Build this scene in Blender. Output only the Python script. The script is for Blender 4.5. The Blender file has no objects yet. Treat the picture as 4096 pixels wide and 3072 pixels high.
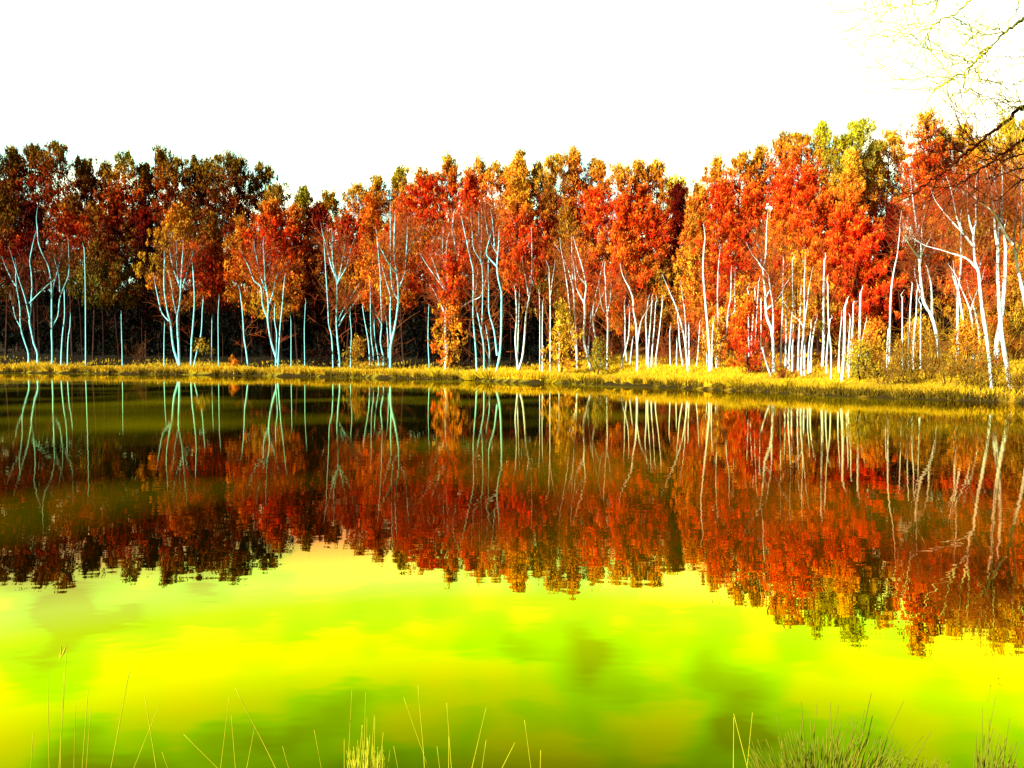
import bpy, math, random
import numpy as np
from mathutils import Vector

rng = np.random.default_rng(7)
random.seed(7)
scene = bpy.context.scene
COL = scene.collection

# ------------------------------------------------------------------ camera
FPX, HORIZON, EYE = 3215.0, 1430.0, 1.7          # focal length in photo pixels, horizon row, eye above the water
PITCH = math.atan((1536 - HORIZON) / FPX)
cam_d = bpy.data.cameras.new('camera')
cam = bpy.data.objects.new('camera', cam_d)
COL.objects.link(cam)
cam.location = (0, 0, EYE)
cam.rotation_euler = (math.radians(90) - PITCH, 0, 0)
cam_d.sensor_width = 36
cam_d.lens = 36 * FPX / 4096
cam_d.clip_end = 6000
cam_d.clip_start = 0.05
scene.camera = cam

# ------------------------------------------------------------------ sky, clouds and sun
SUN_EL, SUN_AZ = math.radians(27), math.radians(233)   # azimuth clockwise from +Y: behind the camera, to the left
w = bpy.data.worlds.new('World')
scene.world = w
w.use_nodes = True
nt = w.node_tree
nt.nodes.clear()
N = nt.nodes.new
out = N('ShaderNodeOutputWorld'); bg = N('ShaderNodeBackground'); bg.inputs[1].default_value = 0.1
sky = N('ShaderNodeTexSky'); sky.sky_type = 'NISHITA'; sky.sun_disc = False
sky.sun_elevation = SUN_EL; sky.sun_rotation = SUN_AZ
tc = N('ShaderNodeTexCoord')
mp = N('ShaderNodeMapping'); mp.inputs['Scale'].default_value = (1.0, 1.0, 1.7)
nz = N('ShaderNodeTexNoise'); nz.inputs['Scale'].default_value = 7.5; nz.inputs['Detail'].default_value = 2.0
nz.inputs['Roughness'].default_value = 0.45
rmp = N('ShaderNodeMapRange'); rmp.inputs['From Min'].default_value = 0.33; rmp.inputs['From Max'].default_value = 0.70
sep = N('ShaderNodeSeparateXYZ')
# the bright cloud bank stands over the forest (towards +Y) and thins out overhead
lowm = N('ShaderNodeMapRange'); lowm.inputs['From Min'].default_value = 0.62; lowm.inputs['From Max'].default_value = 0.44
fwd = N('ShaderNodeMapRange'); fwd.inputs['From Min'].default_value = 0.1; fwd.inputs['From Max'].default_value = 0.6
mul = N('ShaderNodeMath'); mul.operation = 'MULTIPLY'
bank = N('ShaderNodeValToRGB')          # blue gaps, thin veil, bright cloud
be = bank.color_ramp.elements
be[0].position = 0.0; be[0].color = (0.44, 0.56, 0.52, 1)
be[1].position = 1.0; be[1].color = (1.12, 1.02, 0.72, 1)
for p_, c_ in ((0.20, (0.50, 0.80, 0.66, 1)), (0.40, (0.58, 1.00, 0.70, 1)), (0.66, (0.95, 1.05, 0.68, 1))):
    q = be.new(p_); q.color = c_
bank10 = N('ShaderNodeVectorMath'); bank10.operation = 'SCALE'; bank10.inputs['Scale'].default_value = 10.0
mix = N('ShaderNodeMix'); mix.data_type = 'RGBA'
L = nt.links.new
L(tc.outputs['Generated'], mp.inputs[0]); L(mp.outputs[0], nz.inputs[0]); L(nz.outputs[0], rmp.inputs[0])
L(tc.outputs['Generated'], sep.inputs[0]); L(sep.outputs[2], lowm.inputs[0]); L(sep.outputs[1], fwd.inputs[0])
L(lowm.outputs[0], mul.inputs[0]); L(fwd.outputs[0], mul.inputs[1])
L(rmp.outputs[0], bank.inputs[0]); L(bank.outputs[0], bank10.inputs[0]); L(mul.outputs[0], mix.inputs['Factor'])
skd = N('ShaderNodeMix'); skd.data_type = 'RGBA'; skd.blend_type = 'MULTIPLY'; skd.inputs['Factor'].default_value = 1
skd.inputs['B'].default_value = (0.2, 0.2, 0.2, 1)
L(sky.outputs[0], skd.inputs['A'])
L(skd.outputs['Result'], mix.inputs['A']); L(bank10.outputs[0], mix.inputs['B'])
L(mix.outputs['Result'], bg.inputs[0]); L(bg.outputs[0], out.inputs[0])

sd = bpy.data.lights.new('sun', 'SUN'); sd.energy = 5.0; sd.angle = math.radians(0.5); sd.color = (1.0, 0.93, 0.80)
sun = bpy.data.objects.new('sun', sd); COL.objects.link(sun)
sdir = Vector((math.sin(SUN_AZ) * math.cos(SUN_EL), math.cos(SUN_AZ) * math.cos(SUN_EL), math.sin(SUN_EL)))
sun.rotation_euler = sdir.to_track_quat('Z', 'Y').to_euler()
sun.location = (-30, -30, 60)
scene.view_settings.view_transform = 'Standard'
scene.view_settings.look = 'None'
scene.view_settings.exposure = 1.3
scene.view_settings.gamma = 1

# ------------------------------------------------------------------ helpers
cp, sp_ = math.cos(PITCH), math.sin(PITCH)
def at(px, py, Y):
    """photo pixel at world depth Y -> world point"""
    a = (px - 2048) / FPX; b = (1536 - py) / FPX
    d = np.array([a, cp + b * sp_, -sp_ + b * cp])
    t = Y / d[1]
    return np.array([d[0] * t, Y, EYE + d[2] * t])

def build(name, V, F, mat, parent=None, col=None, smooth=False):
    me = bpy.data.meshes.new(name)
    V = np.asarray(V, dtype=np.float32); F = np.asarray(F, dtype=np.int32)
    n = F.shape[1]
    me.vertices.add(len(V)); me.vertices.foreach_set('co', V.ravel())
    me.loops.add(F.size); me.loops.foreach_set('vertex_index', F.ravel())
    me.polygons.add(len(F))
    me.polygons.foreach_set('loop_start', np.arange(0, F.size, n, dtype=np.int32))
    me.polygons.foreach_set('loop_total', np.full(len(F), n, dtype=np.int32))
    if smooth: me.polygons.foreach_set('use_smooth', np.ones(len(F), dtype=bool))
    if col is not None:
        ca = me.color_attributes.new('hue', 'FLOAT_COLOR', 'POINT')
        c4 = np.ones((len(V), 4), dtype=np.float32); c4[:, :3] = col
        ca.data.foreach_set('color', c4.ravel())
    me.update(calc_edges=True)
    me.materials.append(mat)
    o = bpy.data.objects.new(name, me); COL.objects.link(o)
    if parent is not None: o.parent = parent
    return o

def tube(P, R, sides=6):
    P = np.asarray(P, float); R = np.asarray(R, float)
    T = np.gradient(P, axis=0); T /= np.linalg.norm(T, axis=1)[:, None] + 1e-9
    ref = np.array([0.31, 0.95, 0.05])
    A = np.cross(T, ref); A /= np.linalg.norm(A, axis=1)[:, None] + 1e-9
    B = np.cross(T, A)
    th = np.arange(sides) * 2 * math.pi / sides
    V = P[:, None, :] + R[:, None, None] * (np.cos(th)[None, :, None] * A[:, None, :] + np.sin(th)[None, :, None] * B[:, None, :])
    n = len(P); V = V.reshape(-1, 3)
    i = np.arange(n - 1)[:, None] * sides; j = np.arange(sides)[None, :]; k = (j + 1) % sides
    F = np.stack([i + j, i + k, i + sides + k, i + sides + j], -1).reshape(-1, 4)
    # close the two ends with a quad fan (degenerate-free for even side counts)
    caps = []
    for base in (0, (n - 1) * sides):
        for q in range(1, sides - 1, 2):
            caps.append([base, base + q, base + q + 1, base + (q + 2) % sides] if q + 2 <= sides else [base, base + q, base + q + 1, base])
    caps = [c for c in caps if len(set(c)) == 4]
    if caps: F = np.vstack([F, np.array(caps)])
    return V, F

class Bag:
    def __init__(s): s.V = []; s.F = []; s.n = 0; s.C = []
    def add(s, V, F, c=None):
        s.V.append(V); s.F.append(F + s.n); s.n += len(V)
        if c is not None: s.C.append(np.broadcast_to(c, (len(V), 3)))
    def make(s, name, mat, parent=None, smooth=False):
        if not s.V: return None
        return build(name, np.vstack(s.V), np.vstack(s.F), mat, parent, np.vstack(s.C) if s.C else None, smooth)

def thing(name, label, cat, loc, group=None):
    o = bpy.data.objects.new(name, None); COL.objects.link(o)
    o.location = loc; o.empty_display_size = 0.3
    o['label'] = label; o['category'] = cat
    if group: o['group'] = group
    return o

def smooth_path(P, m=4):
    P = np.asarray(P, float)
    if len(P) < 3: return P
    out_ = []
    Q = np.vstack([2 * P[0] - P[1], P, 2 * P[-1] - P[-2]])
    for i in range(1, len(Q) - 2):
        for s in np.arange(m) / m:
            out_.append(0.5 * ((2 * Q[i]) + (-Q[i-1] + Q[i+1]) * s + (2*Q[i-1] - 5*Q[i] + 4*Q[i+1] - Q[i+2]) * s*s + (-Q[i-1] + 3*Q[i] - 3*Q[i+1] + Q[i+2]) * s**3))
    out_.append(P[-1])
    return np.array(out_)

def unit(v): return v / (np.linalg.norm(v, axis=-1, keepdims=True) + 1e-9)

# ------------------------------------------------------------------ materials
def mat_new(name):
    m = bpy.data.materials.new(name); m.use_nodes = True
    b = m.node_tree.nodes['Principled BSDF']
    return m, m.node_tree, b

def hue_mat(name, rough=0.75, spec=0.15, jitter=0.25):
    """colour from the mesh's own 'hue' attribute with a little procedural variation"""
    m, t, b = mat_new(name)
    a = t.nodes.new('ShaderNodeAttribute'); a.attribute_name = 'hue'
    n = t.nodes.new('ShaderNodeTexNoise'); n.inputs['Scale'].default_value = 3.0; n.inputs['Detail'].default_value = 3
    r = t.nodes.new('ShaderNodeMapRange'); r.inputs['To Min'].default_value = 1 - jitter; r.inputs['To Max'].default_value = 1 + jitter
    mx = t.nodes.new('ShaderNodeVectorMath'); mx.operation = 'SCALE'
    co = t.nodes.new('ShaderNodeTexCoord')
    t.links.new(co.outputs['Object'], n.inputs[0]); t.links.new(n.outputs[0], r.inputs[0])
    t.links.new(a.outputs['Color'], mx.inputs[0]); t.links.new(r.outputs[0], mx.inputs['Scale'])
    t.links.new(mx.outputs[0], b.inputs['Base Color'])
    b.inputs['Roughness'].default_value = rough
    b.inputs['Specular IOR Level'].default_value = spec
    return m

M_leaf = hue_mat('autumn foliage', 0.9, 0.02)
M_twig = hue_mat('birch twigs', 0.7, 0.1, 0.15)
M_grass = hue_mat('yellow grass', 0.7, 0.1, 0.25)

def noise_mat(name, c1, c2, scale, lo=0.35, hi=0.65, stretch=(1, 1, 1), rough=0.8, spec=0.2, bump=0.0):
    m, t, b = mat_new(name)
    co = t.nodes.new('ShaderNodeTexCoord'); mp = t.nodes.new('ShaderNodeMapping'); mp.inputs['Scale'].default_value = stretch
    n = t.nodes.new('ShaderNodeTexNoise'); n.inputs['Scale'].default_value = scale; n.inputs['Detail'].default_value = 5
    r = t.nodes.new('ShaderNodeMapRange'); r.inputs['From Min'].default_value = lo; r.inputs['From Max'].default_value = hi
    mx = t.nodes.new('ShaderNodeMix'); mx.data_type = 'RGBA'
    mx.inputs['A'].default_value = (*c1, 1); mx.inputs['B'].default_value = (*c2, 1)
    t.links.new(co.outputs['Object'], mp.inputs[0]); t.links.new(mp.outputs[0], n.inputs[0]); t.links.new(n.outputs[0], r.inputs[0])
    t.links.new(r.outputs[0], mx.inputs['Factor']); t.links.new(mx.outputs['Result'], b.inputs['Base Color'])
    b.inputs['Roughness'].default_value = rough; b.inputs['Specular IOR Level'].default_value = spec
    if bump:
        bp = t.nodes.new('ShaderNodeBump'); bp.inputs['Strength'].default_value = bump
        t.links.new(n.outputs[0], bp.inputs['Height']); t.links.new(bp.outputs[0], b.inputs['Normal'])
    return m

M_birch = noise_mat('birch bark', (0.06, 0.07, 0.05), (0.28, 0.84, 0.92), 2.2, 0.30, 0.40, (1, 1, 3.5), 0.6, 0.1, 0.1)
M_birch_w = noise_mat('sunlit white birch bark', (0.10, 0.08, 0.05), (0.66, 0.86, 0.86), 2.2, 0.30, 0.40, (1, 1, 3.5), 0.6, 0.1, 0.1)  # paler copy of the birch bark, sunlit look put into base colour
M_pinebark = noise_mat('pine bark', (0.012, 0.007, 0.005), (0.06, 0.025, 0.012), 4.0, 0.3, 0.7, (1, 1, 0.3), 0.9, 0.1, 0.3)
M_limb_y = noise_mat('bright yellow bark', (0.30, 0.32, 0.005), (0.62, 0.60, 0.005), 8.0, 0.35, 0.65, (1, 1, 1), 0.7, 0.1)  # mottled yellow for the upper limbs and their twigs
M_limb_o = noise_mat('olive bark', (0.05, 0.07, 0.005), (0.16, 0.18, 0.01), 9.0, 0.35, 0.65, (1, 1, 1), 0.8, 0.1, 0.2)
M_limb_d = noise_mat('dark red-brown bark', (0.025, 0.003, 0.001), (0.06, 0.010, 0.002), 9.0, 0.35, 0.65, (1, 1, 1), 0.8, 0.05, 0.2)

# ------------------------------------------------------------------ lake outline and terrain
FAR = [(px, 1.7 * FPX / (py - HORIZON)) for px, py in
       [(0,1491),(500,1496),(1000,1503),(1500,1512),(1850,1522),(2048,1531),(2400,1541),(2600,1549),(3000,1567),(3300,1585),(3600,1597),(4096,1612)]]
FAR = [((px - 2048) / FPX * D, D) for px, D in FAR]
LAKE = [(-100, 72), (-78, 88)] + FAR + [(23, 27.5), (25, 24), (23, 19), (15, 15.5), (9.5, 11), (5.4, 5.6), (2.6, 2.9),
        (0, 2.45), (-5, 2.3), (-16, 1), (-50, -8), (-100, -6), (-122, 30)]
LAKE = np.array(LAKE)

def sdist(X, Y):
    """distance to the lake's edge, positive on land"""
    X = np.asarray(X, float); Y = np.asarray(Y, float)
    P = np.stack([X, Y], -1); best = np.full(X.shape, 1e9); inside = np.zeros(X.shape, bool)
    n = len(LAKE)
    for i in range(n):
        a, b = LAKE[i], LAKE[(i + 1) % n]
        ab = b - a; t = np.clip(((P - a) @ ab) / (ab @ ab), 0, 1)
        q = a + t[..., None] * ab
        best = np.minimum(best, np.linalg.norm(P - q, axis=-1))
        c = ((a[1] > Y) != (b[1] > Y)) & (X < (b[0] - a[0]) * (Y - a[1]) / (b[1] - a[1] + 1e-12) + a[0])
        inside ^= c
    wob = 0.28 * np.sin(X * 1.7 + 0.6 * Y) + 0.22 * np.sin(X * 3.9 + 1.0) * np.sin(Y * 2.3) + 0.30 * np.sin(X * 0.63 + 2.0)
    return np.where(inside, -best, best) + wob * np.clip((Y - 18) / 6, 0, 1)

def ground(X, Y):
    X = np.asarray(X, float); Y = np.asarray(Y, float)
    d = sdist(X, Y)
    wob = 0.10 * np.sin(X * 0.9 + Y * 0.35) + 0.08 * np.sin(X * 0.37 - Y * 0.8 + 1.3) + 0.05 * np.sin(X * 2.1 + 0.5) * np.cos(Y * 1.7)
    far = np.clip((Y - 14) / 8, 0, 1)
    s1 = 0.062 + 0.085 * np.clip((X - 2) / 12, 0, 1)
    z = np.where(d < 0, np.maximum(-0.9, d * 0.6 - 0.02), 0)
    step = 0.28 * np.clip(d / 0.35, 0, 1)
    up = s1 * np.clip(d - 0.6, 0, 34) + 0.03 * np.clip(d - 34, 0, 30) + 0.22 * np.clip(d - 64, 0, 75) + 0.02 * np.clip(d - 139, 0, 400)
    land = step + far * (up + wob * np.clip(d / 4, 0, 1)) + (1 - far) * 0.01 * np.clip(d, 0, 20)
    return np.where(d < 0, z, land)

def axis(lo, hi, fine_lo, fine_hi, st, grow=1.18):
    a = list(np.arange(fine_lo, fine_hi + 1e-6, st)); s = st; x = fine_hi
    while x < hi: s *= grow; x += s; a.append(x)
    s = st; x = fine_lo
    while x > lo: s *= grow; x -= s; a.insert(0, x)
    return np.array(a)
gx = axis(-2500, 2500, -75, 45, 0.55); gy = axis(-1500, 3000, -2, 125, 0.55)
GX, GY = np.meshgrid(gx, gy, indexing='ij')
GZ = ground(GX, GY)
nx, ny = GX.shape
idx = np.arange(nx * ny).reshape(nx, ny)
F = np.stack([idx[:-1, :-1], idx[1:, :-1], idx[1:, 1:], idx[:-1, 1:]], -1).reshape(-1, 4)
M_ground = hue_mat('dry grass and leaf litter', 0.95, 0.05, 0.55)
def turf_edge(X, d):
    """1 on the grassy bank, 0 on the litter under the trees with its shade painted in"""
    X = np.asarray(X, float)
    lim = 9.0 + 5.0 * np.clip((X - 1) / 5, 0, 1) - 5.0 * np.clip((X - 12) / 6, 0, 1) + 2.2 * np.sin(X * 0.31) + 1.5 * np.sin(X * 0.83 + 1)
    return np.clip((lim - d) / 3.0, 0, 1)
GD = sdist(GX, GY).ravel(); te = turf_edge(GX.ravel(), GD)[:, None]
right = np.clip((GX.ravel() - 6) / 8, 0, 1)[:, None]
litter = np.array((0.014, 0.011, 0.004)) * (1 - right) + np.array((0.20, 0.075, 0.008)) * right * (GD < 45)[:, None] + np.array((0.012, 0.008, 0.003)) * (GD >= 45)[:, None]  # left and deep litter near black: forest shade put into its colour
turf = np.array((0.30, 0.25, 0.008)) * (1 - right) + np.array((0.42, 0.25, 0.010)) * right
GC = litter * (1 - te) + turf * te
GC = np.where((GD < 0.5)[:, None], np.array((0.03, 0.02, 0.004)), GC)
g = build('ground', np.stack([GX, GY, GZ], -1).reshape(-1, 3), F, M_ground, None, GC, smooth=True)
g['kind'] = 'structure'

# water
m, t, b = mat_new('tinted pond water')
t.nodes.remove(b)
nd = t.nodes.new; lk = t.links.new
o_ = t.nodes['Material Output']
gl = nd('ShaderNodeBsdfGlossy'); gl.inputs['Roughness'].default_value = 0.0
lw = nd('ShaderNodeLayerWeight'); lw.inputs['Blend'].default_value = 0.5
ramp = nd('ShaderNodeValToRGB')
e = ramp.color_ramp.elements
e[0].position = 0.53; e[0].color = (0.06, 0.07, 0.0, 1)
e[1].position = 0.98; e[1].color = (0.85, 0.80, 0.45, 1)
for p_, c_ in ((0.575, (0.15, 0.165, 0.0, 1)), (0.62, (0.25, 0.28, 0.0, 1)), (0.67, (0.44, 0.48, 0.0, 1)), (0.71, (0.58, 0.60, 0.005, 1)), (0.735, (0.62, 0.60, 0.06, 1)), (0.785, (0.38, 0.13, 0.05, 1)), (0.86, (0.40, 0.20, 0.08, 1)), (0.93, (0.62, 0.54, 0.22, 1))):
    q = e.new(p_); q.color = c_
lk(lw.outputs['Facing'], ramp.inputs[0]); lk(ramp.outputs[0], gl.inputs['Color'])
df = nd('ShaderNodeBsdfDiffuse')
co = nd('ShaderNodeTexCoord'); n1 = nd('ShaderNodeTexNoise'); n1.inputs['Scale'].default_value = 0.12; n1.inputs['Detail'].default_value = 1
r1 = nd('ShaderNodeMapRange'); r1.inputs['From Min'].default_value = 0.47; r1.inputs['From Max'].default_value = 0.72
mc = nd('ShaderNodeMix'); mc.data_type = 'RGBA'; mc.inputs['A'].default_value = (0.002, 0.002, 0.0, 1); mc.inputs['B'].default_value = (0.065, 0.058, 0.0, 1)
lk(co.outputs['Object'], n1.inputs[0]); lk(n1.outputs[0], r1.inputs[0]); lk(r1.outputs[0], mc.inputs['Factor']); lk(mc.outputs['Result'], df.inputs[0])
ad = nd('ShaderNodeAddShader'); lk(gl.outputs[0], ad.inputs[0]); lk(df.outputs[0], ad.inputs[1]); lk(ad.outputs[0], o_.inputs[0])
n2 = nd('ShaderNodeTexNoise'); n2.inputs['Scale'].default_value = 2.2; n2.inputs['Detail'].default_value = 2
mp2 = nd('ShaderNodeMapping'); mp2.inputs['Scale'].default_value = (1.0, 1.6, 1)
bp = nd('ShaderNodeBump'); bp.inputs['Strength'].default_value = 0.022; bp.inputs['Distance'].default_value = 0.05
lk(co.outputs['Object'], mp2.inputs[0]); lk(mp2.outputs[0], n2.inputs[0]); lk(n2.outputs[0], bp.inputs['Height']); lk(bp.outputs[0], gl.inputs['Normal'])
M_water = m
wa = build('water', [(-130, -14, 0), (32, -14, 0), (32, 100, 0), (-130, 100, 0)], [[0, 1, 2, 3]], M_water)
wa['kind'] = 'structure'

# ------------------------------------------------------------------ colours of the leaves
RED = np.array((0.62, 0.022, 0.004)); ORG = np.array((0.64, 0.125, 0.008)); YEL = np.array((0.66, 0.42, 0.022))
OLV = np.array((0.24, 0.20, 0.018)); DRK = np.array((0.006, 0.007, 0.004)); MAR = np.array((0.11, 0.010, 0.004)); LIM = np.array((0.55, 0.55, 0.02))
GRN = np.array((0.12, 0.15, 0.02)); BRN = np.array((0.22, 0.055, 0.010))
# per crown: list of (weight, colour)
PAL = {
 'fire':   ((0.50, RED), (0.35, ORG), (0.15, YEL)),
 'amber':  ((0.10, RED), (0.48, ORG), (0.42, YEL)),
 'gold':   ((0.25, ORG), (0.60, YEL), (0.15, OLV)),
 'maroon': ((0.40, MAR), (0.20, BRN), (0.35, RED * 0.45), (0.05, OLV * 0.5)),
 'brown':  ((0.30, MAR * 1.3), (0.35, BRN), (0.15, OLV), (0.20, ORG * 0.6)),
 'olive':  ((0.35, OLV), (0.25, GRN), (0.25, YEL * 0.5), (0.15, BRN)),
 'lime':   ((0.5, LIM * 0.7), (0.3, OLV), (0.2, GRN)),
 'dark':   ((0.7, DRK), (0.2, DRK * 0.6), (0.1, MAR * 0.4)),  # near-black leaves: shade of the forest interior put into the colour
}
WORD = {'fire': 'red and orange', 'amber': 'orange and gold', 'gold': 'golden yellow', 'maroon': 'dark maroon', 'brown': 'rusty brown',
        'olive': 'olive green', 'lime': 'bright yellow-green', 'dark': 'almost black'}

def leaves(C, rad, pal, n, size, up=0.55, red_at=None, tip=None, zspan=None):
    """n leaf tufts spread over clump centres C (k,3) with radii rad (k,)"""
    k = len(C)
    ci = rng.integers(0, k, n)
    dirs = unit(rng.normal(size=(n, 3)))
    rr = rng.random(n) ** 0.55 * (1 + 0.35 * np.abs(rng.normal(size=n)))
    pos = C[ci] + dirs * (rad[ci] * rr)[:, None] * np.array([0.8, 0.8, 1.5])
    nrm = unit(dirs * 0.9 + rng.normal(size=(n, 3)) * 0.55)
    ax = unit(np.stack([rng.normal(size=n) * 0.45 + dirs[:, 0] * 0.5, rng.normal(size=n) * 0.45 + dirs[:, 1] * 0.5, np.full(n, up) + rng.random(n) * 0.8], -1))
    side = unit(np.cross(nrm, ax))
    s = size * (0.6 + 0.8 * rng.random(n))
    a = ax * s[:, None]; b_ = side * (s * 0.21)[:, None]; a = a * 1.3
    V = np.stack([pos - a * 0.5, pos + b_ + a * 0.05, pos + a * 0.5, pos - b_ + a * 0.05], 1).reshape(-1, 3)
    Fq = np.arange(4 * n).reshape(n, 4)
    ws = np.array([p[0] for p in PAL[pal]]); cs = np.array([p[1] for p in PAL[pal]])
    # colour: clump-wise pick, softened leaf by leaf
    ph = rng.random(3) * 9
    f = 0.5 + 0.5 * np.sin(C[:, 0] * 0.55 + ph[0]) * np.sin(C[:, 2] * 0.45 + ph[1])
    f = np.clip(f * 0.65 + rng.random(k) * 0.35, 0, 0.999)
    cum = (np.cumsum(ws) - ws * 0.5) / ws.sum()
    lf = np.clip(f[ci] + rng.normal(size=n) * 0.07, 0, 0.999)
    ck = np.stack([np.interp(lf, cum, cs[:, q]) for q in range(3)], -1)
    if red_at is not None:
        w_ = np.zeros(n)
        for (cx, cz, r) in red_at:
            w_ = np.maximum(w_, np.exp(-(((pos[:, 0] - cx) ** 2 + (pos[:, 2] - cz) ** 2) / (r * r))))
        w_ = np.clip(w_ * 1.15 + rng.normal(size=n) * 0.12, 0, 0.95)[:, None]
        ck = ck * (1 - w_) + RED * min(1, 0.30 + ck.mean() * 4.5) * w_
    if pal != 'dark':                                         # sunlit upper side of each tuft, highlight painted in as yellow
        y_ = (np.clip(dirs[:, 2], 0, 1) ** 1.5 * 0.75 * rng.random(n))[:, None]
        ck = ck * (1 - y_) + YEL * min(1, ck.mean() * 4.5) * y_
    if tip is not None and zspan is not None:
        g_ = np.clip((pos[:, 2] - zspan[0]) / (zspan[1] - zspan[0]), 0, 1) ** 2.0
        g_ = np.clip(g_ * 0.9 + rng.normal(size=n) * 0.12, 0, 0.95)[:, None]
        ck = ck * (1 - g_) + tip * g_  # lit yellow glow of the crown top put into the leaf colour
    ck = ck * (0.75 + 0.5 * rng.random(n))[:, None] * (0.40 + 1.05 * rng.random(k) ** 0.8)[ci][:, None]   # older, duller tufts among fresh ones
    return V, Fq, np.repeat(ck, 4, axis=0)

RED_SPOTS = [(185,700,150),(560,740,190),(130,1010,100),(290,930,110),(810,1090,130),(1110,970,180),(1370,930,150),
             (1730,780,190),(1900,750,140),(1760,1040,110),(2080,960,150),(2300,640,110),(2500,800,220),(2370,1110,110),(2890,740,180),
             (3110,740,180),(3420,980,190),(3470,1190,140),(3020,1370,100),(3890,1110,120),(3850,740,150),(2630,930,140),(1780,1150,60)]

def pine(px, top, bot, wid, Y, pal, group, label, tip=None, dens=1.0, cat='tree', name='pine_tree', spots=True, thin=0.0, taper=0.8):
    """a pine: top/bottom rows and width of the crown in photo pixels, depth Y"""
    pt = at(px, top, Y); pb = at(px, bot, Y)
    zt = pt[2]; X = pt[0]; zg = float(ground(X, Y)); zb = max(pb[2], zg + 0.15)
    R = wid / FPX * Y * 0.5
    H = zt - zb
    root = thing(name, label, cat, (X, Y, zg), group)
    # trunk, slightly bent
    zs = np.linspace(zg - 0.3, zt - 0.03 * H, 8); u = (zs - zg) / (zt - zg)
    bend = rng.normal(size=2) * 0.25
    P = np.stack([np.sin(u * 3) * bend[0], np.sin(u * 2.4) * bend[1], zs - zg], -1)
    r0 = 0.006 * (zt - zg) + 0.04
    V, F_ = tube(P, r0 * (1 - 0.88 * u), 6)
    tb = Bag(); tb.add(V, F_)
    ppm = FPX / Y / 4                                       # render pixels per metre
    size = max(0.11, 2.1 / ppm)
    area = 2 * R * H
    n = int(np.clip(area / (size * size * 0.30) * 2.3 * dens, 300, 24000))
    cl = max(0.22, min(R * 0.20, 3.6 / ppm))
    nb = int(np.clip(H / (2.2 * cl), 7, 24) * (2.6 + taper))
    per = int(np.clip(R / cl * 1.5, 3, 9))
    tt = (np.arange(nb) + rng.random(nb)) / nb
    tt = tt ** 0.95
    prof = np.minimum(1, (1 - tt) ** taper * 1.15 + 0.05) * np.minimum(1, 0.60 + tt * 2.4)
    ang = np.arange(nb) * 2.4 + rng.random(nb) * 1.2
    blen = R * prof * (0.62 + 0.62 * rng.random(nb))
    s_ = np.linspace(0.25, 1.0, per)[None, :] + rng.normal(size=(nb, per)) * 0.07
    rr_ = blen[:, None] * s_
    side_ = rng.normal(size=(nb, per)) * cl * 0.9 * (0.3 + s_)
    ca, sa = np.cos(ang)[:, None], np.sin(ang)[:, None]
    bz = (zb - zg) + (tt * H * 0.96)[:, None] + (s_ - 0.6) * blen[:, None] * 0.28 + np.abs(rng.normal(size=(nb, per))) * cl * 0.5
    C = np.stack([ca * rr_ - sa * side_, sa * rr_ + ca * side_, bz], -1).reshape(-1, 3)
    C[:, 2] = np.clip(C[:, 2], zb - zg + cl * 0.5, zt - zg)
    C[:, 0] += np.interp(C[:, 2], P[:, 2], P[:, 0]); C[:, 1] += np.interp(C[:, 2], P[:, 2], P[:, 1])
    rad = cl * (0.6 + 0.6 * rng.random(len(C))) * (1.25 - 0.5 * s_.reshape(-1))
    # a leader and side leaders make the spiky top
    ks = 5
    lead = np.stack([rng.normal(size=ks) * R * 0.13, rng.normal(size=ks) * R * 0.13, (zt - zg) - np.linspace(0.03, 0.20, ks) * H], -1)
    C = np.vstack([C, lead]); rad = np.concatenate([rad, np.full(ks, cl * 0.5)])
    if thin > 0:
        keep = rng.random(len(C)) > thin; C = C[keep]; rad = rad[keep]
    for i in range(0, len(C) - ks, 9):                       # boughs reaching to some clumps
        c = C[i]; s0 = np.array([np.interp(c[2] * 0.93, P[:, 2], P[:, 0]), np.interp(c[2] * 0.93, P[:, 2], P[:, 1]), c[2] * 0.93])
        V, F_ = tube(np.stack([s0, (s0 + c) / 2 + [0, 0, -0.05 * R], c]), [r0 * 0.22, r0 * 0.15, r0 * 0.06], 4)
        tb.add(V, F_)
    tb.make('trunk', M_pinebark, root, True)
    ra = None
    if spots:
        ra = []
        for (sx, sy, sr) in RED_SPOTS:
            q = at(sx, sy, Y); r_ = sr / FPX * Y
            if abs(q[0] - X) < R + r_: ra.append((q[0] - X, q[2] - zg, r_))
    tone = 1.0 if (pal == 'dark' or group is None) else (0.58 if 'skyline' in group and 'front' not in group else 0.85 if pal in ('gold', 'amber') else 0.6) + float(np.clip((px - 1000) / 1000, 0, 1)) * (0.42 if 'front' not in group else 0.20 if pal in ('gold', 'amber') else 0.4)  # crowns darker to the left: shade of that side put into leaf colour
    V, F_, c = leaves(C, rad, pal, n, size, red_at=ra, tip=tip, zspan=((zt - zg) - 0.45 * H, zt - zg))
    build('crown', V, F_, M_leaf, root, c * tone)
    return root

ORD = ['first', 'second', 'third', 'fourth', 'fifth', 'sixth', 'seventh', 'eighth', 'ninth', 'tenth', 'eleventh', 'twelfth', 'thirteenth',
       'fourteenth', 'fifteenth', 'sixteenth', 'seventeenth', 'eighteenth', 'nineteenth', 'twentieth', 'twenty-first', 'twenty-second',
       'twenty-third', 'twenty-fourth', 'twenty-fifth', 'twenty-sixth', 'twenty-seventh', 'twenty-eighth', 'twenty-ninth', 'thirtieth', 'thirty-first', 'thirty-second', 'thirty-third']
def shore_y(px):
    return float(np.interp(px, [0,500,1000,1500,1850,2048,2400,2600,3000,3300,3600,4096],
                           [1.7 * FPX / (v - HORIZON) for v in (1491,1496,1503,1512,1522,1531,1541,1549,1567,1585,1597,1612)]))

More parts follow.
